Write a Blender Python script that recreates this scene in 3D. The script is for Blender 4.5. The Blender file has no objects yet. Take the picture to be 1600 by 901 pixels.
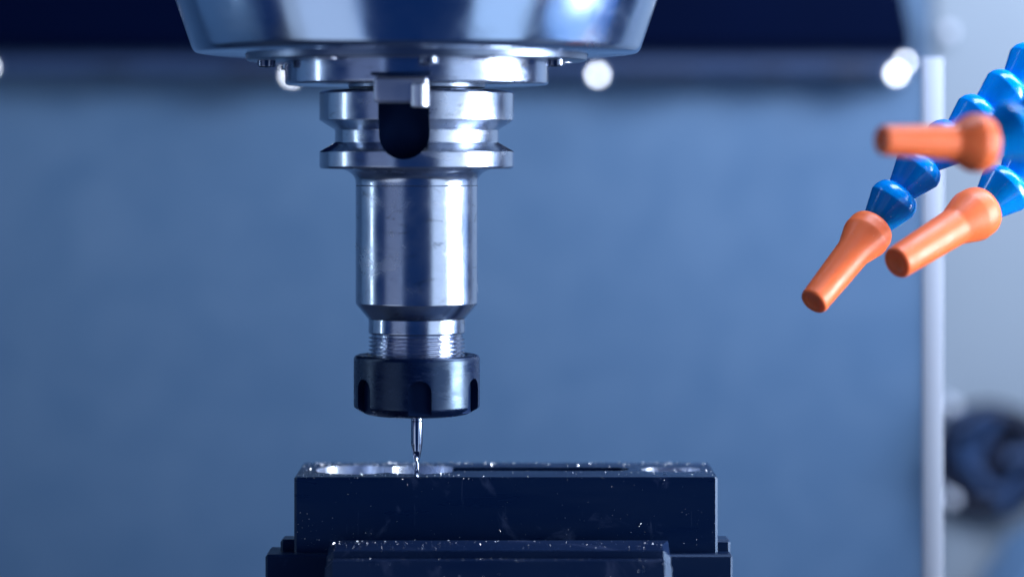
import bpy, bmesh, math, random
from mathutils import Vector, Matrix

random.seed(7)
R = math.radians
C = bpy.context.scene.collection
SC = bpy.context.scene

# ---------------------------------------------------------------- camera
S = 0.000207            # metres per photo pixel on the plane of the tool axis
D = 1.0                 # camera distance to the tool axis
HY = 240.0              # photo row of the horizon (the camera looks level, lens shifted down)
AX = (651.3 - 800) * S  # x of the spindle axis

def P(px, py, d=D):
    """point seen at photo pixel (px, py) when it lies d metres in front of the lens"""
    k = S * d / D
    return Vector(((px - 800) * k, d - D, (HY - py) * k))

cam_d = bpy.data.cameras.new('camera')
cam = bpy.data.objects.new('camera', cam_d)
C.objects.link(cam)
cam.location = (0, -D, 0)
cam.rotation_euler = (R(90), 0, 0)
cam_d.sensor_width = 36
cam_d.lens = 36 * D / (1600 * S)
cam_d.shift_y = -(450.5 - HY) / 1600
cam_d.clip_start = 0.02
cam_d.clip_end = 50
cam_d.dof.use_dof = True
cam_d.dof.focus_distance = 0.998
cam_d.dof.aperture_fstop = 3.7
cam_d.dof.aperture_blades = 0
SC.camera = cam

# ---------------------------------------------------------------- world, lamps, exposure
w = bpy.data.worlds.new('World')
SC.world = w
w.use_nodes = True
bg = w.node_tree.nodes['Background']
bg.inputs['Color'].default_value = (0.008, 0.04, 0.16, 1)
bg.inputs['Strength'].default_value = 0.8

def area(name, loc, target, sx, sy, power, col):
    l = bpy.data.lights.new(name, 'AREA')
    l.shape = 'RECTANGLE'; l.size = sx; l.size_y = sy; l.energy = power; l.color = col
    o = bpy.data.objects.new(name, l); C.objects.link(o)
    o.location = loc
    o.rotation_euler = (Vector(target) - Vector(loc)).to_track_quat('-Z', 'Y').to_euler()
    return o

TOOL = (AX, 0, -0.04)
def ring_pos(phi, dist, z):      # phi: degrees round the tool from the camera's side, + to the right
    return (AX + dist * math.sin(R(phi)), -dist * math.cos(R(phi)), z)

area('key_lamp', ring_pos(80, 0.80, 0.10), ring_pos(80, 0, 0.10), 0.36, 0.62, 2.3, (0.90, 0.95, 1.0)).data.spread = R(52)
area('key_surround_lamp', ring_pos(89, 0.95, 0.0), ring_pos(89, 0, 0.0), 0.75, 0.9, 2.6, (0.36, 0.58, 1.0))
area('strip_lamp', ring_pos(-91, 0.70, 0.30), ring_pos(-91, 0, 0.30), 0.014, 0.84, 0.75, (0.7, 0.85, 1.0))
area('window_lamp', ring_pos(-42, 1.35, -0.40), ring_pos(-42, 0, -0.40), 0.78, 1.6, 1.15, (0.60, 0.70, 0.95))
area('window_strip_lamp', ring_pos(-27, 1.30, -0.40), ring_pos(-27, 0, -0.40), 0.10, 1.6, 0.16, (0.5, 0.7, 1.0))
area('door_lamp', ring_pos(45, 1.35, -0.30), ring_pos(45, 0, -0.30), 0.72, 1.5, 4.6, (0.66, 0.80, 1.0))
area('low_fill_lamp', (-0.46, -0.42, -0.36), (0.12, 0.0, -0.04), 0.42, 0.42, 0.42, (0.85, 0.91, 1.0))  # unseen fill, added to brighten the nozzle mouths
area('wall_fill_lamp', (0.34, 0.05, 0.27), (0.20, 0.5, -0.10), 0.45, 0.18, 5.9, (0.60, 0.70, 0.90))  # unseen lamp added to brighten the back wall

SC.view_settings.view_transform = 'Standard'
SC.view_settings.look = 'None'
SC.view_settings.exposure = 0
SC.view_settings.gamma = 1
SC.cycles.use_denoising = True
SC.cycles.max_bounces = 8
SC.cycles.sample_clamp_indirect = 6
SC.cycles.caustics_reflective = False

# ---------------------------------------------------------------- materials
def mat(name, col, rough=0.4, metal=0.0, spec=0.5, coat=0.0, aniso=0.0, emit=None, estr=0):
    m = bpy.data.materials.new(name); m.use_nodes = True
    b = m.node_tree.nodes['Principled BSDF']
    b.inputs['Base Color'].default_value = (*col, 1)
    b.inputs['Roughness'].default_value = rough
    b.inputs['Metallic'].default_value = metal
    b.inputs['Specular IOR Level'].default_value = spec
    b.inputs['Coat Weight'].default_value = coat
    b.inputs['Anisotropic'].default_value = aniso
    if emit:
        b.inputs['Emission Color'].default_value = (*emit, 1)
        b.inputs['Emission Strength'].default_value = estr
    return m

def tint(m): m.node_tree.nodes['Principled BSDF'].inputs['Specular Tint'].default_value = (0.45, 0.68, 1.0, 1)
def N(m, t, **kw):
    n = m.node_tree.nodes.new(t)
    for k, v in kw.items(): setattr(n, k, v)
    return n
def L(m, a, b): m.node_tree.links.new(a, b)

def noise(m, scale, stretch=(1, 1, 1), detail=4, rough=0.6, dist=0.0):
    tc = N(m, 'ShaderNodeTexCoord'); mp = N(m, 'ShaderNodeMapping'); nz = N(m, 'ShaderNodeTexNoise')
    mp.inputs['Scale'].default_value = stretch
    nz.inputs['Scale'].default_value = scale; nz.inputs['Detail'].default_value = detail
    nz.inputs['Roughness'].default_value = rough; nz.inputs['Distortion'].default_value = dist
    L(m, tc.outputs['Object'], mp.inputs['Vector']); L(m, mp.outputs['Vector'], nz.inputs['Vector'])
    return nz.outputs['Fac']
def ramp(m, fac, stops):
    r = N(m, 'ShaderNodeValToRGB')
    el = r.color_ramp.elements
    while len(el) < len(stops): el.new(0.5)
    for e, (p, c) in zip(el, stops):
        e.position = p; e.color = (*c, 1) if len(c) == 3 else c
    L(m, fac, r.inputs['Fac']); return r.outputs['Color']
def g(v): return (v, v, v)
def bump(m, fac, strength, dist=0.001):
    b = N(m, 'ShaderNodeBump'); b.inputs['Strength'].default_value = strength; b.inputs['Distance'].default_value = dist
    L(m, fac, b.inputs['Height']); L(m, b.outputs['Normal'], m.node_tree.nodes['Principled BSDF'].inputs['Normal'])
def bs(m): return m.node_tree.nodes['Principled BSDF']

def steel(name, col, r0, r1, aniso, lines=0.04, stains=True, turned=True):
    """turned steel: fine lathe marks round the axis, wiped stains, uneven gloss"""
    m = mat(name, col, r0, 1.0, aniso=aniso)
    if aniso:
        t = N(m, 'ShaderNodeTangent', direction_type='RADIAL', axis='Z')
        L(m, t.outputs['Tangent'], bs(m).inputs['Tangent'])
    f = noise(m, 55, (1, 1, 1.6), 5, 0.62, 0.6)
    f0 = noise(m, 26, (1, 1, 0.8), 3, 0.5, 0.4)
    av = N(m, 'ShaderNodeMath', operation='ADD'); L(m, f, av.inputs[0]); L(m, f0, av.inputs[1])
    hv = N(m, 'ShaderNodeMath', operation='MULTIPLY'); hv.inputs[1].default_value = 0.5; L(m, av.outputs[0], hv.inputs[0])
    L(m, ramp(m, hv.outputs[0], [(0.36, g(r0)), (0.52, g(r0 * 0.5 + r1 * 0.5)), (0.68, g(r1 * 1.35))]), bs(m).inputs['Roughness'])
    if stains:
        f2 = noise(m, 120, (1, 1, 2.6), 6, 0.65, 0.8)
        c = ramp(m, f2, [(0.27, tuple(x * 0.45 for x in col)), (0.40, tuple(x * 0.93 for x in col)), (0.75, col)])
        L(m, c, bs(m).inputs['Base Color'])
    if turned:
        ln = noise(m, 30, (0.4, 0.4, 160), 3, 0.6)
        bump(m, ln, lines, 0.0002)
    return m

M = {}
M['cone'] = steel('polished_cover_metal', (0.37, 0.49, 0.66), 0.12, 0.22, 0.0, 0.02, stains=False)
M['steel'] = steel('turned_steel', (0.50, 0.56, 0.67), 0.14, 0.29, 0.0, 0.08)
M['ring'] = steel('ground_ring_steel', (0.45, 0.52, 0.66), 0.13, 0.25, 0.0, 0.05)
M['thread'] = steel('thread_steel', (0.58, 0.62, 0.72), 0.15, 0.25, 0.0, 0.0, stains=False, turned=False)
M['slot'] = mat('shade_dark_slot', (0.002, 0.010, 0.045), 0.45, 0.0, 0.3); tint(M['slot'])  # shade of the recesses put into the colour
M['bolt'] = mat('black_oxide_screw', (0.16, 0.19, 0.26), 0.18, 1.0)
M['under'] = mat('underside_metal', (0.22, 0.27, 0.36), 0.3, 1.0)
M['dog'] = mat('key_block_steel', (0.56, 0.60, 0.72), 0.42, 1.0)
M['dog_glint'] = mat('key_glint_steel', (0.80, 0.84, 0.92), 0.40, 1.0)  # pale base puts the key's corner highlight into the colour
M['carbide'] = steel('carbide', (0.27, 0.32, 0.43), 0.10, 0.18, 0.0, 0.0, stains=False, turned=False)
M['chip'] = mat('aluminium_chip', (0.85, 0.88, 0.93), 0.28, 1.0)
M['chip_dull'] = mat('aluminium_dust', (0.86, 0.90, 0.96), 0.55, 0.0)
M['pocket'] = steel('milled_pocket_wall', (0.62, 0.68, 0.80), 0.22, 0.40, 0.0, 0.05, stains=False, turned=True)

m = M['nut'] = mat('blackened_nut', (0.002, 0.005, 0.018), 0.27, 0.0, 0.75); bs(m).inputs['IOR'].default_value = 1.5
tint(m)
f = noise(m, 90, (1, 1, 3), 6, 0.7, 0.5)
L(m, ramp(m, f, [(0.35, g(0.20)), (0.7, g(0.42))]), bs(m).inputs['Roughness'])
f = noise(m, 240, (1, 1, 3.5), 6, 0.7, 0.5)
L(m, ramp(m, f, [(0.55, (0.001, 0.005, 0.026)), (0.68, (0.012, 0.02, 0.055)), (0.8, (0.12, 0.14, 0.18))]), bs(m).inputs['Base Color'])
bump(m, noise(m, 30, (0.5, 0.5, 120), 3), 0.05, 0.0002)

def dark_steel(name, base, smear, rough, seed=0.0):
    m = mat(name, base, rough, 0.0, 0.5)
    f = noise(m, 38 + seed, (1, 1, 1), 9, 0.72, 1.2)
    c1 = ramp(m, f, [(0.56, base), (0.64, tuple(x * 0.5 + y * 0.5 for x, y in zip(base, smear))), (0.74, smear)])
    # fine scratches
    s = noise(m, 60 + seed, (14, 14, 0.6), 2, 0.5)
    sc = ramp(m, s, [(0.72, (0, 0, 0)), (0.745, (0.022, 0.03, 0.05)), (0.77, (0, 0, 0))])
    mix = N(m, 'ShaderNodeMixRGB', blend_type='ADD'); mix.inputs['Fac'].default_value = 0.7
    L(m, c1, mix.inputs['Color1']); L(m, sc, mix.inputs['Color2'])
    L(m, mix.outputs['Color'], bs(m).inputs['Base Color'])
    f3 = noise(m, 20 + seed, (1, 1, 6), 5, 0.6)
    L(m, ramp(m, f3, [(0.3, g(rough * 0.8)), (0.7, g(rough * 1.35))]), bs(m).inputs['Roughness'])
    bump(m, noise(m, 40, (1, 1, 60), 3), 0.06, 0.0002)
    tint(m)
    return m
M['block'] = dark_steel('dark_block_steel', (0.0012, 0.009, 0.040), (0.028, 0.045, 0.105), 0.30)
M['vise'] = dark_steel('vise_steel', (0.002, 0.011, 0.044), (0.030, 0.048, 0.115), 0.34, 5)
M['jaw'] = dark_steel('jaw_steel', (0.0035, 0.013, 0.050), (0.048, 0.065, 0.135), 0.38, 9)

def painted(name, ca, cb, rough, sc=5):
    m = mat(name, ca, rough, 0.0, 0.4)
    f = noise(m, sc, (1, 1, 1), 6, 0.6, 0.8)
    L(m, ramp(m, f, [(0.3, ca), (0.7, cb)]), bs(m).inputs['Base Color'])
    bump(m, noise(m, 300, (1, 1, 1), 3), 0.05, 0.0005)
    return m
M['wall'] = painted('enclosure_sheet', (0.092, 0.180, 0.30), (0.128, 0.222, 0.345), 0.55, 38)
M['panel'] = painted('pale_enclosure_paint', (0.34, 0.39, 0.43), (0.37, 0.42, 0.455), 0.5, 4)
M['post'] = painted('pale_post_paint', (0.35, 0.385, 0.46), (0.38, 0.415, 0.48), 0.5, 4)
M['navy'] = painted('navy_cover', (0.0002, 0.002, 0.016), (0.0004, 0.0026, 0.020), 0.6, 6); tint(M['navy']); bs(M['navy']).inputs['Specular IOR Level'].default_value = 0.05
M['rail'] = painted('rail_paint', (0.034, 0.068, 0.165), (0.048, 0.088, 0.195), 0.5, 20)
M['slotdark'] = mat('rail_slot', (0.006, 0.012, 0.035), 0.6)
M['table'] = painted('table_iron', (0.05, 0.065, 0.10), (0.08, 0.10, 0.15), 0.4, 12)
M['glint_disc'] = mat('bolt_glint_disc', (0.8, 0.85, 0.9), 0.3, emit=(0.88, 0.93, 1.0), estr=14)  # emission stands in for bolt glints, no lamp there
M['glint_rim'] = mat('bolt_glint_rim', (0.35, 0.4, 0.5), 0.4, 0.6)
M['screw'] = mat('glint_screw', (0.95, 0.96, 1.0), 0.5, 0.0)  # near-white base puts the bolt heads' glint into the colour
M['rubber'] = painted('black_rubber', (0.006, 0.010, 0.028), (0.010, 0.016, 0.04), 0.4, 20)
M['bluehose'] = mat('blue_gray_hose', (0.03, 0.065, 0.15), 0.4, 0, 0.4)

def plastic(name, ca, cb, rough):
    m = mat(name, ca, rough, 0.0, 0.42, coat=0.06)
    bs(m).inputs['Coat Roughness'].default_value = 0.12
    bs(m).inputs['Subsurface Weight'].default_value = 0.3
    bs(m).inputs['Subsurface Radius'].default_value = (0.004, 0.002, 0.001)
    bs(m).inputs['Subsurface Scale'].default_value = 0.6
    f = noise(m, 60, (1, 1, 1), 6, 0.65)
    L(m, ramp(m, f, [(0.3, ca), (0.7, cb)]), bs(m).inputs['Base Color'])
    c0 = m.node_tree.nodes['Principled BSDF'].inputs['Base Color'].links[0].from_socket
    dust = ramp(m, noise(m, 1100, (1, 1, 1), 3, 0.5), [(0.70, (0, 0, 0)), (0.76, g(0.5))])
    mix = N(m, 'ShaderNodeMixRGB'); mix.inputs['Color2'].default_value = (0.7, 0.72, 0.78, 1)
    L(m, dust, mix.inputs['Fac']); L(m, c0, mix.inputs['Color1']); L(m, mix.outputs['Color'], bs(m).inputs['Base Color'])
    f2 = noise(m, 150, (1, 1, 1), 5, 0.6)
    L(m, ramp(m, f2, [(0.3, g(rough * 0.8)), (0.7, g(rough * 1.3))]), bs(m).inputs['Roughness'])
    bump(m, noise(m, 700, (1, 1, 1), 3), 0.03, 0.0003)
    return m
M['orange'] = plastic('orange_plastic', (0.80, 0.145, 0.034), (0.87, 0.175, 0.046), 0.44)
M['blue'] = plastic('blue_plastic', (0.0, 0.23, 0.72), (0.0, 0.27, 0.78), 0.15)

# ---------------------------------------------------------------- helpers
def finish(name, bm, m, parent=None, loc=(0, 0, 0), sharp=32):
    me = bpy.data.meshes.new(name)
    bmesh.ops.recalc_face_normals(bm, faces=bm.faces[:])
    bm.to_mesh(me); bm.free()
    for mm in (m if isinstance(m, (list, tuple)) else [m]): me.materials.append(mm)
    smooth(me, sharp)
    o = bpy.data.objects.new(name, me); C.objects.link(o)
    o.location = loc
    if parent: o.parent = parent
    return o
def smooth(me, sharp=32):
    if not me.polygons: return
    me.polygons.foreach_set('use_smooth', [True] * len(me.polygons))
    me.set_sharp_from_angle(angle=R(sharp))

def tag(o, label=None, cat=None, group=None, kind=None):
    if label: o['label'] = label
    if cat: o['category'] = cat
    if group: o['group'] = group
    if kind: o['kind'] = kind
    return o
def empty(name, loc, label=None, cat=None, group=None):
    o = bpy.data.objects.new(name, None); C.objects.link(o); o.location = loc
    o.empty_display_size = 0.02
    return tag(o, label, cat, group)
def copy_tree(o, parent=None):
    c = o.copy(); C.objects.link(c); c.parent = parent
    for ch in [x for x in bpy.data.objects if x.parent == o]: copy_tree(ch, c)
    return c

def soften(prof, rad, closed=False):
    """round every clear corner of an (r, z) outline with a short arc"""
    out = []
    n = len(prof)
    for i, p in enumerate(prof):
        if (i in (0, n - 1)) and not closed: out.append(p); continue
        a, b, c = Vector(prof[i - 1]), Vector(p), Vector(prof[(i + 1) % n])
        u, v = a - b, c - b
        if u.length < 1e-9 or v.length < 1e-9: continue
        if u.angle(v) > R(165): out.append(p); continue
        t = min(rad, u.length * 0.38, v.length * 0.38)
        out.append(tuple(b + u.normalized() * t * 1.25))
        s, e = b + u.normalized() * t, b + v.normalized() * t
        for k in range(5):
            q = k / 4
            out.append(tuple((1 - q) ** 2 * s + 2 * q * (1 - q) * b + q * q * e))
        out.append(tuple(b + v.normalized() * t * 1.25))
    return out
def lathe_bm(prof, seg=144, bm=None, mat4=None, closed=False):
    bm = bm or bmesh.new()
    mat4 = mat4 or Matrix()
    rows = []
    for r, z in prof:
        if r < 1e-7: rows.append([bm.verts.new(mat4 @ Vector((0, 0, z)))])
        else: rows.append([bm.verts.new(mat4 @ Vector((r * math.cos(2 * math.pi * k / seg), r * math.sin(2 * math.pi * k / seg), z))) for k in range(seg)])
    pairs = list(zip(rows, rows[1:])) + ([(rows[-1], rows[0])] if closed else [])
    for a, b in pairs:
        if len(a) == 1 and len(b) == 1: continue
        for k in range(seg):
            j = (k + 1) % seg
            if len(a) == 1: bm.faces.new((a[0], b[k], b[j]))
            elif len(b) == 1: bm.faces.new((a[k], a[j], b[0]))
            else: bm.faces.new((a[k], a[j], b[j], b[k]))
    return bm
def px_prof(pts):    # outline given in photo pixels from the axis / photo rows
    return [(r * S, (HY - y) * S) for r, y in pts]
def box_bm(lo, hi, bev=0.0, seg=2, bm=None):
    b2 = bmesh.new()
    bmesh.ops.create_cube(b2, size=1)
    lo, hi = Vector(lo), Vector(hi)
    for v in b2.verts: v.co = Vector([(lo[i] + hi[i]) / 2 + v.co[i] * (hi[i] - lo[i]) for i in range(3)])
    if bev: bmesh.ops.bevel(b2, geom=b2.edges[:], offset=bev, segments=seg, affect='EDGES', profile=0.5)
    if bm is None: return b2
    tmp = bpy.data.meshes.new('tmp'); b2.to_mesh(tmp); b2.free(); bm.from_mesh(tmp); bpy.data.meshes.remove(tmp)
    return bm
def tube_bm(pts, rad, seg=14, bm=None):
    bm = bm or bmesh.new()
    rings = []
    up = Vector((0.3, 0.1, 1))
    for i, p in enumerate(pts):
        t = (pts[min(i + 1, len(pts) - 1)] - pts[max(i - 1, 0)]).normalized()
        x = t.cross(up).normalized(); y = t.cross(x)
        r = rad[i] if isinstance(rad, (list, tuple)) else rad
        rings.append([bm.verts.new(p + (x * math.cos(2 * math.pi * k / seg) + y * math.sin(2 * math.pi * k / seg)) * r) for k in range(seg)])
    for a, b in zip(rings, rings[1:]):
        for k in range(seg): bm.faces.new((a[k], a[(k + 1) % seg], b[(k + 1) % seg], b[k]))
    bm.faces.new(rings[0]); bm.faces.new(rings[-1])
    return bm
def cut(o, cutters, sharp=32):
    """subtract cutter objects for good, then remove them"""
    for c in cutters:
        md = o.modifiers.new('cut', 'BOOLEAN'); md.operation = 'DIFFERENCE'; md.solver = 'EXACT'; md.object = c
        try: md.material_mode = 'TRANSFER'
        except Exception: pass
        bpy.context.view_layer.update()
        dg = bpy.context.evaluated_depsgraph_get()
        me = bpy.data.meshes.new_from_object(o.evaluated_get(dg), depsgraph=dg)
        o.modifiers.clear()
        old = o.data; o.data = me; bpy.data.meshes.remove(old)
        me.name = o.name
    for c in cutters:
        me = c.data; bpy.data.objects.remove(c); bpy.data.meshes.remove(me)
    smooth(o.data, sharp)
def prism_bm(outline, z0, z1):
    bm = bmesh.new()
    a = [bm.verts.new((x, y, z0)) for x, y in outline]; b = [bm.verts.new((x, y, z1)) for x, y in outline]
    n = len(a)
    for i in range(n): bm.faces.new((a[i], a[(i + 1) % n], b[(i + 1) % n], b[i]))
    bm.faces.new(a[::-1]); bm.faces.new(b)
    return bm

# ================================================================ setting: machine enclosure
def sheet(name, lo, hi, m, label=None, bev=0.002):
    o = finish(name, box_bm(lo, hi, bev), m); o['kind'] = 'structure'
    return o
sheet('back_wall', (-0.75, 0.5, -0.45), (0.62, 0.52, 0.6), M['wall'])
sheet('left_wall', (-0.77, -0.1, -0.45), (-0.752, 0.52, 0.6), M['wall'])
sheet('right_wall', P(1457, 0, 1.4945) + Vector((0, 0, -0.5)), Vector((0.62, 0.4995, 0.6)), M['panel'])
rw = bpy.data.objects['right_wall']
sheet('machine_table', (-0.74, -0.3, -0.34), (0.60, 0.498, -0.30), M['table'])

def bolt_bm(r, ln):
    return lathe_bm(soften([(0, 0.0024), (r * 0.7, 0.002), (r, 0.0008), (r, -0.0015), (r * 0.6, -0.0015), (r * 0.6, -ln), (0, -ln)], 0.0005), 24)
for px, py, r in ((1482, 50, 0.0030), (1487.5, 633, 0.0030), (1487.5, 780, 0.0030)):
    d_ = 1.485 if py < 100 else 1.445
    o = finish('bolt', bolt_bm(r, 1.494 - d_), M['screw'], rw)
    o.location = P(px, py, d_); o.rotation_euler = (R(90), 0, 0)

# pale upright post in front of the right wall
a, b = P(1441, 0, 1.10), P(1474, 0, 1.10)
ptop = P(0, 90, 1.10).z
post = finish('door_post', box_bm((a.x, 0.10, -0.30), (b.x, 0.104, ptop), 0.0006), M['post'])
tag(post, 'pale narrow upright post between the back wall and the pale wall behind the hoses', 'post')

# dark housing across the top, slanted at its far end
def slab(name, pts, d0, d1, m, bev=0.002, parent=None):
    """closed solid: an outline in photo pixels at depth d0, carried straight back to depth d1"""
    bm = bmesh.new()
    a = [bm.verts.new(P(x, y, d0)) for x, y in pts]
    b = [bm.verts.new(v.co + Vector((0, d1 - d0, 0))) for v in a]
    n = len(a)
    for i in range(n): bm.faces.new((a[i], a[(i + 1) % n], b[(i + 1) % n], b[i]))
    bm.faces.new(a); bm.faces.new(b[::-1])
    bmesh.ops.recalc_face_normals(bm, faces=bm.faces[:])
    if bev: bmesh.ops.bevel(bm, geom=bm.edges[:], offset=bev, segments=2, affect='EDGES')
    return finish(name, bm, m, parent)
hs = empty('upper_housing', (0, 0.47, 0.2), 'dark navy housing across the top behind the spindle, slanted at one end', 'machine housing')
def under(o, p): o.parent = p; o.location = Vector(o.location) - p.location; return o
under(slab('housing_front', [(-700, 76), (-700, -1200), (1130, -1200), (1408, -40), (1433, 76)], 1.465, 1.499, M['navy']), hs)
under(slab('drip_edge', [(-700, 82), (-700, 77), (1430, 77), (1430, 82)], 1.467, 1.499, M['navy'], 0.0008), hs)

# rail under the housing with its dark slots
rl = empty('bolt_rail', (0, 0.47, 0.03), 'dull blue rail with dark slots below the navy housing on the back wall', 'rail')
under(slab('rail_body', [(-700, 112), (-700, 83), (1436, 83), (1436, 112)], 1.474, 1.499, M['rail'], 0.002), rl)
for x0, x1, y0, y1 in ((1300, 1362, 103, 120), (352, 445, 104, 122), (150, 205, 104, 113), (960, 1090, 111, 119), (1180, 1230, 110, 117)):
    under(slab('slot', [(x0, y1), (x0, y0), (x1, y0), (x1, y1)], 1.468, 1.4735, M['slotdark'], 0.0015), rl)

# glowing discs standing in for the glints of bolts on the rail
GLINTS = [(-20, 105, 'glowing white disc for a bolt glint on the rail at the far left edge of the picture'),
         (456, 117, 'glowing white disc for a bolt glint half hidden behind the spindle nose ring'),
         (934, 117, 'glowing white disc for a bolt glint on the rail below the right rim of the spindle cover'),
         (1401, 115, 'lower, larger of two overlapping glint discs at the rail end beside the pale post'),
         (1415, 97, 'upper, smaller of two overlapping glint discs at the rail end beside the pale post')]
def bolt_glint():
    root = empty('bolt_glint', (0, 0, 0))
    finish('glint_mount', lathe_bm(soften([(0, -0.009), (0.0030, -0.009), (0.0030, 0.0), (0.0017, 0.0), (0.0017, -0.002), (0, -0.002)], 0.0006), 32), M['glint_rim'], root)
    finish('lens', lathe_bm([(0.0015, -0.0018), (0.0014, 0.0004), (0.001, 0.0008), (0, 0.001)], 32), M['glint_disc'], root)  # glowing cap drawn as the bolt's glint
    return root
wl = bolt_glint()
for i, (px, py, lab) in enumerate(GLINTS):
    o = wl if i == 0 else copy_tree(wl)
    p = P(px, py, 1.44)
    o.location = p; o.rotation_euler = (R(90), 0, 0)
    if i == 3: o.scale = (1.15, 1.15, 1.15)
    if i == 4: o.scale = (0.8, 0.8, 0.8)
    tag(o, lab, 'work light', 'bolt glints along the back rail')

# dark round cable port on the right wall
cp = empty('cable_port', P(1542, 714, 1.489), 'dark round port with curled hoses on the pale wall beside the post', 'cable port')
RT = Matrix.Rotation(R(90), 4, 'X')
k13 = S * 1.489
finish('port_ring', lathe_bm(soften([(60 * k13, -0.003), (86 * k13, -0.003), (88 * k13, 0.004), (78 * k13, 0.010), (66 * k13, 0.010), (60 * k13, 0.004)], 0.002), 64, None, RT), M['rubber'], cp)
finish('port_plate', lathe_bm([(0, 0.002), (62 * k13, 0.002), (62 * k13, -0.003), (0, -0.003)], 48, None, RT), M['rubber'], cp)
under(slab('mount_plate', [(1476, 806), (1474, 646), (1530, 632), (1606, 640), (1640, 690), (1640, 760), (1598, 800), (1540, 812)], 1.488, 1.494, M['rubber'], 0.002), cp)
def hosecurve(pts, n=10):
    out = []
    for i in range(len(pts) - 1):
        p0, p1, p2, p3 = pts[max(i - 1, 0)], pts[i], pts[i + 1], pts[min(i + 2, len(pts) - 1)]
        for k in range(n):
            t = k / n
            out.append(0.5 * ((2 * p1) + (-p0 + p2) * t + (2 * p0 - 5 * p1 + 4 * p2 - p3) * t * t + (-p0 + 3 * p1 - 3 * p2 + p3) * t ** 3))
    out.append(pts[-1]); return out
for path, r in (([(1560, 650), (1542, 672), (1528, 696), (1518, 725), (1540, 760), (1562, 772)], 10), ([(1500, 690), (1512, 728), (1530, 742)], 12), ([(1625, 712), (1592, 712), (1572, 716)], 12), ([(1570, 800), (1578, 765), (1602, 740)], 11), ([(1490, 668), (1512, 660), (1536, 648)], 9)):
    pts = [P(x, y, 1.480) - cp.location for x, y in path]
    finish('hose', tube_bm(hosecurve(pts), r * k13), M['bluehose'], cp)

# pale ledge under the port
lg = tag(slab('splash_ledge', [(1528, 1000), (1530, 935), (1556, 868), (1600, 820), (1660, 795), (1800, 790), (1800, 1000)], 1.47, 1.4935, M['wall'], 0.008), 'blue gray rounded ledge in the corner below the dark cable port', 'ledge')

# ================================================================ spindle head
sp = empty('spindle_head', (AX, 0, 0), 'polished conical spindle cover with bolted nose ring at the top', 'spindle')
cone = soften(px_prof([(300, -260), (409, -160), (377, -2), (350, 76), (345, 83), (336, 84.5), (268, 86)]), 0.0016)
finish('cover', lathe_bm(cone + [(268 * S, (HY - 60) * S), (200 * S, (HY - 50) * S)], 192), M['cone'], sp)
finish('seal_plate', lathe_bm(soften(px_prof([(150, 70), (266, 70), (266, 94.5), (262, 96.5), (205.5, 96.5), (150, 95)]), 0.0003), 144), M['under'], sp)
bm = lathe_bm(soften(px_prof([(100, 90), (205.5, 90), (205.5, 130), (203, 133), (130, 133), (108, 131), (100, 131)]), 0.0004), 160)
ring = finish('nose_ring', bm, M['ring'], sp)
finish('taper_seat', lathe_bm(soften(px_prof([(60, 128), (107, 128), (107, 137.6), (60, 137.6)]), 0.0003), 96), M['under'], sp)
for a in (-75, 6, 64.5, 128, 188, 240):
    ph = R(a)
    pr = soften(px_prof([(0, 92), (14, 92), (14, 105), (12.5, 107.5), (7, 107.5), (7, 101), (0, 101)]), 0.0002)
    o = finish('screw', lathe_bm(pr, 28), M['bolt'], sp)
    o.location = (238 * S * math.sin(ph), -238 * S * math.cos(ph), 0)
for a in (28, -34, 95, -110, 150):
    ph = R(a)
    o = finish('plug', lathe_bm(soften(px_prof([(0, 96), (16, 96), (16, 98.6), (0, 99.2)]), 0.0002), 24), M['dog'], sp)
    o.location = (228 * S * math.sin(ph), -228 * S * math.cos(ph), 0)
# drive key bolted to the ring, reaching down in front of the flange
kd = 0.9555
x0, x1 = P(584, 0, kd).x - AX, P(669, 0, kd).x - AX
z0, z1 = P(0, 161, kd).z, P(0, 119, kd).z
finish('drive_key', box_bm((x0, -0.0445, z0), (x1, -0.0325, z1), 0.0014, 5), M['dog'], sp)
finish('key_recess_shade', box_bm((x0 - 0.001, -0.0440, z1 + 0.0002), (x1 + 0.001, -0.0330, z1 + 0.0013), 0.0004), M['slot'], sp)  # dark slab standing in for the shaded recess line above the key
kx = P(655.5, 0, 0.952).x - AX
kr = 14.5 * S * 0.952
zs = P(0, 128, 0.952).z
o = finish('key_corner_glint', lathe_bm(soften([(0, zs), (kr, zs), (kr, z0 - 0.0010), (kr * .8, z0 - 0.0014), (0, z0 - 0.0014)], 0.0012), 40), M['dog_glint'], sp)  # bright cylinder added as the highlight on the key's rounded corner
o.location = (kx, -0.0440, 0)

# ================================================================ tool holder
th = empty('tool_holder', (AX, 0, 0), 'steel collet tool holder with grooved flange hanging from the spindle', 'tool holder')
fl = [(100, 139), (144, 139.4 + 2.2), (149.5, 143.2), (152, 146), (152, 188), (128, 203), (128, 223), (152, 237), (152, 260), (149.5, 263.5), (122, 264)]
for k in range(1, 9):      # fillet into the body
    t = R(90 * k / 8)
    fl.append((122 - 26.5 * math.sin(t), 264 + 21 * (1 - math.cos(t))))
fl[-1] = (95.5, 285)
fl += [(95.5, 289.0), (95.0, 289.5), (60, 289.5)]
prof = soften(px_prof(fl), 0.00022)
flange = finish('flange', lathe_bm(prof, 192, closed=True), [M['steel'], M['slot']], th)
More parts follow.
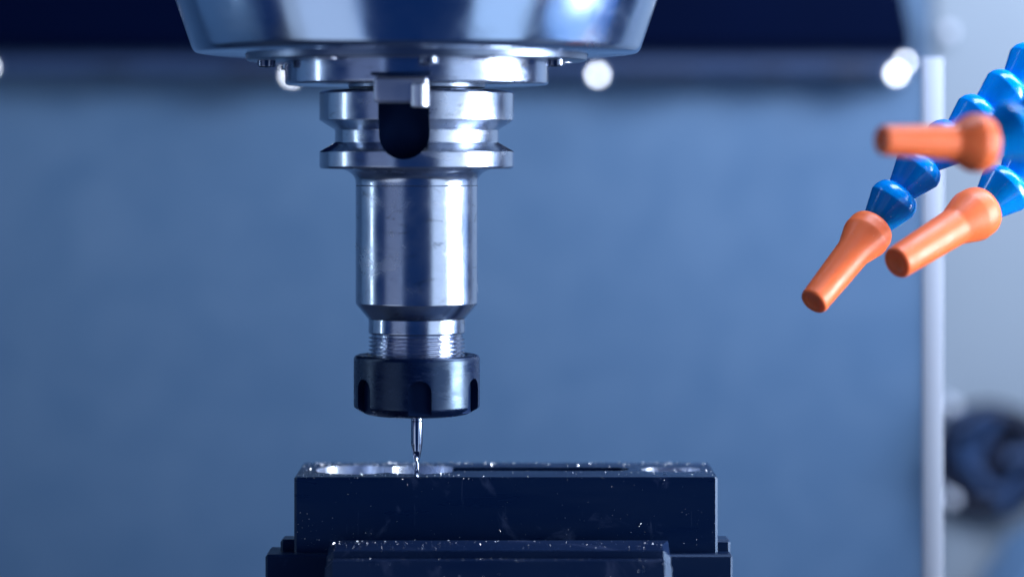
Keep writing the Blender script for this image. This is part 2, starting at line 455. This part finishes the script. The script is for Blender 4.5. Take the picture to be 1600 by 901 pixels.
# key slot: round ended, cut from the top through the V groove
def slot_cutter(cx, hw, ytop, ybot, yfront, yback, name='cutter', n=14, half=None):
    out = [(cx - hw, (HY - ytop) * S), (cx + hw, (HY - ytop) * S)]
    zb = (HY - ybot) * S + hw
    for k in range(n + 1):
        t = math.pi * k / n
        out.append((cx + hw * math.cos(t), zb - hw * math.sin(t)))
    bm = bmesh.new()
    a = [bm.verts.new((x, yfront, z)) for x, z in out]; b = [bm.verts.new((x, yback, z)) for x, z in out]
    m_ = len(a)
    for i in range(m_): bm.faces.new((a[i], a[(i + 1) % m_], b[(i + 1) % m_], b[i]))
    bm.faces.new(a); bm.faces.new(b[::-1])
    return bm
cx = P(630.5, 0, 0.969).x - AX
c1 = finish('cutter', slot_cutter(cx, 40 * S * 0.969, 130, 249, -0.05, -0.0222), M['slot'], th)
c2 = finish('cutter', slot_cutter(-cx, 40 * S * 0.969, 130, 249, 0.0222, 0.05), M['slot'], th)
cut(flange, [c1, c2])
bd = px_prof([(60, 289.8), (95.1, 289.8), (95.6, 290.6), (95.6, 473), (94.2, 475.5), (76.5, 496.5), (60, 497)])
finish('body', lathe_bm(soften(bd, 0.0002), 192, closed=True), M['steel'], th)
finish('neck', lathe_bm(soften(px_prof([(50, 497.2), (75.5, 497.2), (75.5, 518.5), (74, 520.5), (70.5, 521.5), (70.5, 525), (50, 525)]), 0.0002), 160, closed=True), M['steel'], th)
# helical thread
bm = bmesh.new()
pitch = 6.2; y0, y1 = 523.5, 562; seg = 144; rows = []
ny = int((y1 - y0) / pitch * 14)
for j in range(ny + 1):
    y = y0 + (y1 - y0) * j / ny
    row = []
    for k in range(seg):
        ph = (y / pitch + k / seg) % 1.0
        tri = 1 - abs(2 * ph - 1)
        r = 69.6 + 6.0 * min(1, max(0, (tri - 0.14) / 0.66))
        if y < y0 + 3: r = 70.6 + (r - 70.6) * (y - y0) / 3
        t = 2 * math.pi * k / seg
        row.append(bm.verts.new((r * S * math.cos(t), r * S * math.sin(t), (HY - y) * S)))
    rows.append(row)
for ra, rb in zip(rows, rows[1:]):
    for k in range(seg): bm.faces.new((ra[k], ra[(k + 1) % seg], rb[(k + 1) % seg], rb[k]))
finish('thread', bm, M['thread'], th, sharp=50)
# collet nut with six wrench slots
nt = px_prof([(78, 561), (80, 554.5), (92, 553.5), (96.5, 555.2), (98.6, 559), (98.6, 633), (97, 636), (80, 645.5), (66, 648), (40, 648.4), (40, 561)])
nut = finish('collet_nut', lathe_bm(soften(nt, 0.0003), 180, closed=True), [M['nut'], M['slot']], th)
cs = []
for i in range(6):
    a = R(4.5 + 61.5 * (i if i < 2 else 0)) if i in (0, 1) else R(4.5 + 60 * i)
    bm = slot_cutter(0, 18.5 * S, 720, 588, -0.0185, -0.06)
    # flip: the round end is at the top
    bm.free()
    hw = 18.0 * S; zt = (HY - 588) * S - hw
    out = [(hw, (HY - 690) * S), (-hw, (HY - 690) * S)][::-1]
    for k in range(13):
        t = math.pi * k / 12
        out.append((hw * math.cos(t), zt + hw * math.sin(t)))
    bm = bmesh.new()
    va = [bm.verts.new((x, -0.0176, z)) for x, z in out]; vb = [bm.verts.new((x, -0.05, z)) for x, z in out]
    for q in range(len(va)): bm.faces.new((va[q], va[(q + 1) % len(va)], vb[(q + 1) % len(va)], vb[q]))
    bm.faces.new(va); bm.faces.new(vb[::-1])
    bmesh.ops.rotate(bm, verts=bm.verts[:], cent=(0, 0, 0), matrix=Matrix.Rotation(a, 3, 'Z'))
    cs.append(finish('cutter', bm, M['slot'], th))
cut(nut, cs, 28)
finish('collet', lathe_bm(soften(px_prof([(9.3, 640), (38, 640), (38, 649.5), (30, 651), (9.3, 651)]), 0.0002), 64, closed=True), M['bolt'], th)

# ================================================================ end mill
em = empty('end_mill', (AX, 0, (HY - 744) * S), 'thin carbide end mill under the black collet nut, touching the block', 'cutting tool')
zt = em.location.z
shp = [(r * S, (HY - y) * S - zt) for r, y in [(0, 645), (9.2, 645), (9.2, 656.2), (8.8, 656.7), (8.8, 657.4), (9.2, 658), (9.2, 692), (8.9, 693.4), (7.3, 704)]]
finish('shank', lathe_bm(soften(shp, 0.0001), 64), M['carbide'], em)
bm = bmesh.new(); rows = []; seg = 56; n = 110
for j in range(n + 1):
    y = 703.9 + (743.7 - 703.9) * j / n
    rb = 7.3 + (4.0 - 7.3) * min(1, (y - 703.9) / 17)
    dep = min(1, max(0, (y - 704) / 10)) * 0.36
    tw = (y - 704) / 27 * math.pi
    row = []
    for k in range(seg):
        t = 2 * math.pi * k / seg
        q = ((t - tw) / math.pi) % 1.0          # two flutes
        fl_ = math.sin(math.pi * min(1, q / 0.62)) ** 0.8 if q < 0.62 else 0
        r = rb * (1 - dep * fl_)
        row.append(bm.verts.new((r * S * math.cos(t), r * S * math.sin(t), (HY - y) * S - zt)))
    rows.append(row)
for ra, rb in zip(rows, rows[1:]):
    for k in range(seg): bm.faces.new((ra[k], ra[(k + 1) % seg], rb[(k + 1) % seg], rb[k]))
bm.faces.new(rows[0]); bm.faces.new(rows[-1])
finish('flutes', bm, M['carbide'], em, sharp=40)

# ================================================================ work block with milled pockets
FD = 0.997                       # depth of the block's front face
BT = (HY - 745) * S * FD         # height of its top
BB = BT - 0.030
X0, X1 = P(459.5, 0, FD).x, P(1121.5, 0, FD).x
Y0, Y1 = FD - D, FD - D + 0.0465
wb = empty('work_block', ((X0 + X1) / 2, (Y0 + Y1) / 2, BB), 'dark steel block with milled pockets in its chip strewn top', 'metal block')
bm = box_bm((X0, Y0, BB), (X1, Y1, BT))
vert = [e for e in bm.edges if abs(e.verts[0].co.z - e.verts[1].co.z) > 0.01]
bmesh.ops.bevel(bm, geom=vert, offset=0.0008, segments=1, affect='EDGES')
bmesh.ops.bevel(bm, geom=[e for e in bm.edges if e.verts[0].co.z > BT - 1e-6 and e.verts[1].co.z > BT - 1e-6], offset=0.00035, segments=2, affect='EDGES')
blk = finish('block_body', bm, [M['block'], M['pocket']])
def circle(cx, cy, rx, ry, n=48): return [(cx + rx * math.cos(2 * math.pi * k / n), cy + ry * math.sin(2 * math.pi * k / n)) for k in range(n)]
def stadium(xa, xb, cy, r, n=16):
    return [(xb + r * math.cos(R(-90 + 180 * k / n)), cy + r * math.sin(R(-90 + 180 * k / n))) for k in range(n + 1)] + \
           [(xa + r * math.cos(R(90 + 180 * k / n)), cy + r * math.sin(R(90 + 180 * k / n))) for k in range(n + 1)]
mm = 0.001
def bx(px): return (px - 800) * S * 1.02
cuts = [circle(bx(556), 20.2 * mm, 13.2 * mm, 13.9 * mm), circle(bx(655), 20.6 * mm, 13.2 * mm, 13.7 * mm),
        stadium(bx(690), bx(957), 22.6 * mm, 5.6 * mm), stadium(bx(1038), bx(1061), 21.2 * mm, 7.6 * mm), circle(bx(607), 22 * mm, 9 * mm, 8.5 * mm)]
cs = [finish('cutter', prism_bm(o_, BT - dp, BT + 0.004), M['block'] if i_ == 2 else M['pocket']) for i_, (o_, dp) in enumerate(zip(cuts, (0.0062, 0.0070, 0.0055, 0.0085, 0.0066)))]  # long slot takes the dark block material, its shade put in as colour
cut(blk, cs)
under(blk, wb)

# ================================================================ vise
vt = BT
vs = empty('machine_vise', (0.0, 0.02, -0.30), 'dark steel vise with stepped jaws gripping the block', 'vise')
def vpart(name, lo, hi, m, bev=0.0007, seg=2):
    return under(finish(name, box_bm(lo, hi, bev, seg), m), vs)
d = 1.001
vpart('rear_jaw', (P(438, 0, d).x, d - D, -0.2), (P(1141.5, 0, d).x, 0.0115, P(0, 842.5, d).z), M['vise'], 0.0008, 1)
d = 0.992
vpart('vise_bed', (P(414.5, 0, d).x, d - D, -0.26), (P(1145, 0, d).x, 0.0125, P(0, 866, d).z), M['vise'], 0.0007, 1)
vpart('vise_base', (P(330, 0, d).x, -0.05, -0.30), (P(1230, 0, d).x, 0.11, -0.24), M['vise'], 0.002)
# front jaw: bevelled top, bevelled ends
d = 0.962
jx0, jx1 = P(507, 0, d).x, P(1051, 0, d).x
zt_, zb_ = P(0, 847.5, 0.985).z, -0.22
outline = [(-0.0085, zb_), (-0.0085, zt_), (-0.0200, zt_), (-0.0240, P(0, 858.5, 0.974).z), (-0.0290, P(0, 859, 0.972).z), (-0.0290, P(0, 873, 0.970).z), (-0.0370, P(0, 875, 0.963).z), (-0.038, zb_)]
bm = bmesh.new()
va = [bm.verts.new((jx0, y, z)) for y, z in outline]; vb = [bm.verts.new((jx1, y, z)) for y, z in outline]
n = len(va)
for i in range(n): bm.faces.new((va[i], va[(i + 1) % n], vb[(i + 1) % n], vb[i]))
bm.faces.new(va[::-1]); bm.faces.new(vb)
bmesh.ops.recalc_face_normals(bm, faces=bm.faces[:])
ends = [e for e in bm.edges if abs(e.verts[0].co.x - e.verts[1].co.x) < 1e-6 and (e.verts[0].co.y < -0.021 or e.verts[1].co.y < -0.021)]
bmesh.ops.bevel(bm, geom=ends, offset=0.0024, segments=1, affect='EDGES')
under(finish('front_jaw', bm, M['jaw'], sharp=20), vs)

# ================================================================ chips and dust
def chip(bm, p, s, nrm_up=True):
    """a torn sliver: two bent triangles with a little thickness"""
    rot = Matrix.Rotation(random.uniform(0, 6.28), 3, 'Z') @ Matrix.Rotation(random.uniform(-1.3, 1.3), 3, 'X') @ Matrix.Rotation(random.uniform(-1.3, 1.3), 3, 'Y')
    a = random.uniform(0.5, 1.6); h = random.uniform(0.15, 0.5)
    pts = [(-a, 0, 0), (0, -0.5, h), (a, 0.1, 0), (0.1, 0.6, h * 0.7), (0, 0, -0.25)]
    vs_ = [bm.verts.new(p + rot @ (Vector(q) * s)) for q in pts]
    mi = 0 if random.random() < 0.4 else 1
    for f in ((0, 1, 2), (0, 2, 3), (0, 4, 1), (1, 4, 2), (2, 4, 3), (3, 4, 0)):
        fc = bm.faces.new([vs_[i] for i in f]); fc.material_index = mi
def inpocket(x, y):
    for (cx_, rx) in ((bx(556), 13.2 * mm), (bx(655), 13.2 * mm)):
        if ((x - cx_) / rx) ** 2 + ((y - 0.0203) / 0.0139) ** 2 < 1.05: return True
    if bx(690) < x < bx(980) and abs(y - 0.0226) < 0.006: return True
    if bx(1000) < x < bx(1100) and abs(y - 0.0212) < 0.008: return True
    return False
bm = bmesh.new()
cnt = 0
while cnt < 480:                                  # on the block's top
    u = random.random()
    if u < 0.34: x, y = random.gauss(P(515, 0).x, 0.010), random.uniform(Y0 + 0.003, Y1 - 0.001)
    elif u < 0.55: x, y = random.uniform(X0, P(720, 0).x), random.choice([random.uniform(Y0 + .001, Y0 + 0.010), random.uniform(Y1 - .010, Y1 - 0.001)])
    elif u < 0.72: x, y = random.uniform(X0, X1), Y1 - abs(random.gauss(0, 0.003)) - 0.0008
    else: x, y = random.uniform(X0 + .001, X1 - .001), random.uniform(Y0 + 0.0005, Y1 - 0.001)
    if not (X0 + 0.001 < x < X1 - 0.001 and Y0 < y < Y1) or inpocket(x, y): continue
    s = random.choice([0.00013, 0.00018, 0.00024, 0.00034]) * random.uniform(0.7, 1.3)
    if random.random() < 0.03: s *= 1.8
    chip(bm, Vector((x, y, BT + s * 0.35)), s); cnt += 1
for k in range(60):                               # specks that sit on the floor and rim of the end pocket
    chip(bm, Vector((random.uniform(bx(1050), bx(1092)), random.uniform(0.018, 0.0285), BT - random.uniform(0.0003, 0.0012))), random.uniform(0.0001, 0.0003))
for k in range(26):                               # along the front edge
    chip(bm, Vector((random.uniform(X0, X1), Y0 - 0.0001, BT - abs(random.gauss(0, 0.0004)))), random.uniform(0.00012, 0.00026))
tag(finish('metal_chips', bm, [M['chip'], M['chip_dull']]), 'tiny bright metal chips scattered over the top of the dark block', 'metal chips', kind='stuff')
bm = bmesh.new()
for k in range(150):                              # stuck on the block's front face
    x = random.uniform(X0 + 0.001, X1 - 0.001); z = BT - random.random() ** 1.0 * 0.0225
    if random.random() < 0.45: x = random.choice([random.gauss(P(480, 0).x, 0.006), random.gauss(P(960, 0).x, 0.014), random.gauss(P(1070, 0).x, 0.009)]); z = BT - random.uniform(0.010, 0.0235)
    if not X0 + 0.001 < x < X1 - 0.001: continue
    s = random.uniform(0.00006, 0.00018)
    if random.random() < 0.10: s *= 2.2
    chip(bm, Vector((x, Y0 - s * 0.2, z)), s)
tag(finish('clinging_chips', bm, [M['chip'], M['chip_dull']]), 'fine metal specks clinging to the front face of the dark block', 'metal chips', kind='stuff')
bm = bmesh.new()
for k in range(250):                              # on the front jaw
    x = random.uniform(jx0 + 0.001, jx1 - 0.002)
    u = random.random()
    if u < 0.42: y, z = random.uniform(-0.0195, -0.0095), zt_
    elif u < 0.60: t = random.random(); y, z = -0.020 - 0.004 * t, zt_ + (outline[3][1] - zt_) * t
    elif u < 0.76: t = random.random(); y, z = -0.029 - 0.008 * t, outline[5][1] + (outline[6][1] - outline[5][1]) * t
    else: y, z = -0.0375, random.uniform(-0.142, outline[6][1])
    if random.random() < 0.45 and u < 0.6: x = jx0 + 0.001 + abs(random.gauss(0, 0.03)); 
    if x > jx1 - 0.002: continue
    s = random.uniform(0.00014, 0.00034) * (1.7 if random.random() < 0.14 else 1)
    chip(bm, Vector((x, y - s * 0.2, z + s * 0.3)), s)
tag(finish('jaw_chips', bm, [M['chip'], M['chip_dull']]), 'loose metal chips lying on the stepped front jaw of the vise', 'metal chips', kind='stuff')

# ================================================================ coolant hoses
def frame(p, axis):
    z = axis.normalized(); x = z.cross(Vector((0.2, 1, 0.1))).normalized(); y = z.cross(x)
    mt = Matrix((x, y, z)).transposed().to_4x4(); mt.translation = p
    return mt
def nozzle_obj(root, tip, base, rt, rb, rw):
    """tip .. base is the whole nozzle, mouth at the tip"""
    ln = (base - tip).length
    pr = [(rt * 0.52, 0.0004), (rt * 0.60, 0.0), (rt * 0.92, -0.0002), (rt, 0.0006), (rb, ln * 0.66), (rw * 0.97, ln * 0.83), (rw, ln * 0.86), (rw * 0.97, ln * 0.955), (rw * 0.88, ln), (rw * 0.6, ln), (rw * 0.55, ln * 0.9)]
    pr = soften(pr, 0.0009)
    o = finish('nozzle', lathe_bm([(0, 0.0005)] + pr + [(0, ln * 0.9)], 64), M['orange'], root, sharp=60)
    o.matrix_local = Matrix.Translation(-root.location) @ frame(tip, base - tip)
    return o
def seg_mesh(rn, rw, ln):
    pr = soften([(rn * 0.9, -ln * 0.22), (rn, -ln * 0.14), (rn * 1.0, ln * 0.0), (rw * 0.95, ln * 0.58), (rw, ln * 0.66), (rw * 0.97, ln * 0.80), (rw * 0.84, ln * 0.95), (rw * 0.62, ln * 1.03)], 0.0012)
    me = finish('segment', lathe_bm([(0, -ln * 0.22)] + pr + [(0, ln * 1.03)], 56), M['blue'], None, sharp=60)
    return me
def hose(name, label, nz_tip, nz_base, chain, rt, rb, rw, root_at):
    root = empty(name, root_at, label, 'coolant hose', 'coolant hoses with orange nozzles')
    nozzle_obj(root, nz_tip, nz_base, rt, rb, rw)
    proto = None
    for p, q in zip(chain, chain[1:]):
        ln = (q - p).length
        o = seg_mesh(rw * 0.62, rw * 1.04, ln * 1.0)
        o.parent = root
        o.matrix_local = Matrix.Translation(-root.location) @ frame(p, q - p)
    return root
k = S
hose('coolant_hose', 'blue jointed hose whose orange nozzle hangs lowest, pointing down toward the block',
     P(1271, 472, 0.975), P(1365, 354, 0.995),
     [P(1368, 351, 0.996), P(1408, 298, 0.998), P(1446, 251, 1.000), P(1495, 210, 1.004), P(1540, 169, 1.007), P(1585, 131, 1.01), P(1622, 86, 1.014), P(1655, 40, 1.018)],
     22.5 * k, 27 * k, 37.5 * k, P(1655, 40, 1.018))
hose('coolant_hose', 'blue jointed hose with orange nozzle pointing down left, its mouth beside the lowest nozzle',
     P(1401, 411, 0.960), P(1537, 326, 0.985),
     [P(1541, 323, 0.986), P(1582, 283, 0.990), P(1618, 240, 0.995), P(1650, 190, 1.0)],
     25 * k, 29 * k, 41 * k, P(1650, 190, 1.0))
hose('coolant_hose', 'blurred nearest blue hose with its orange nozzle pointing level across the other hoses',
     P(1377, 219, 0.885), P(1543, 224, 0.900),
     [P(1546, 223, 0.901), P(1600, 197, 0.905), P(1652, 166, 0.91)],
     23 * k * .9, 28 * k * .9, 46 * k * .9, P(1652, 166, 0.91))
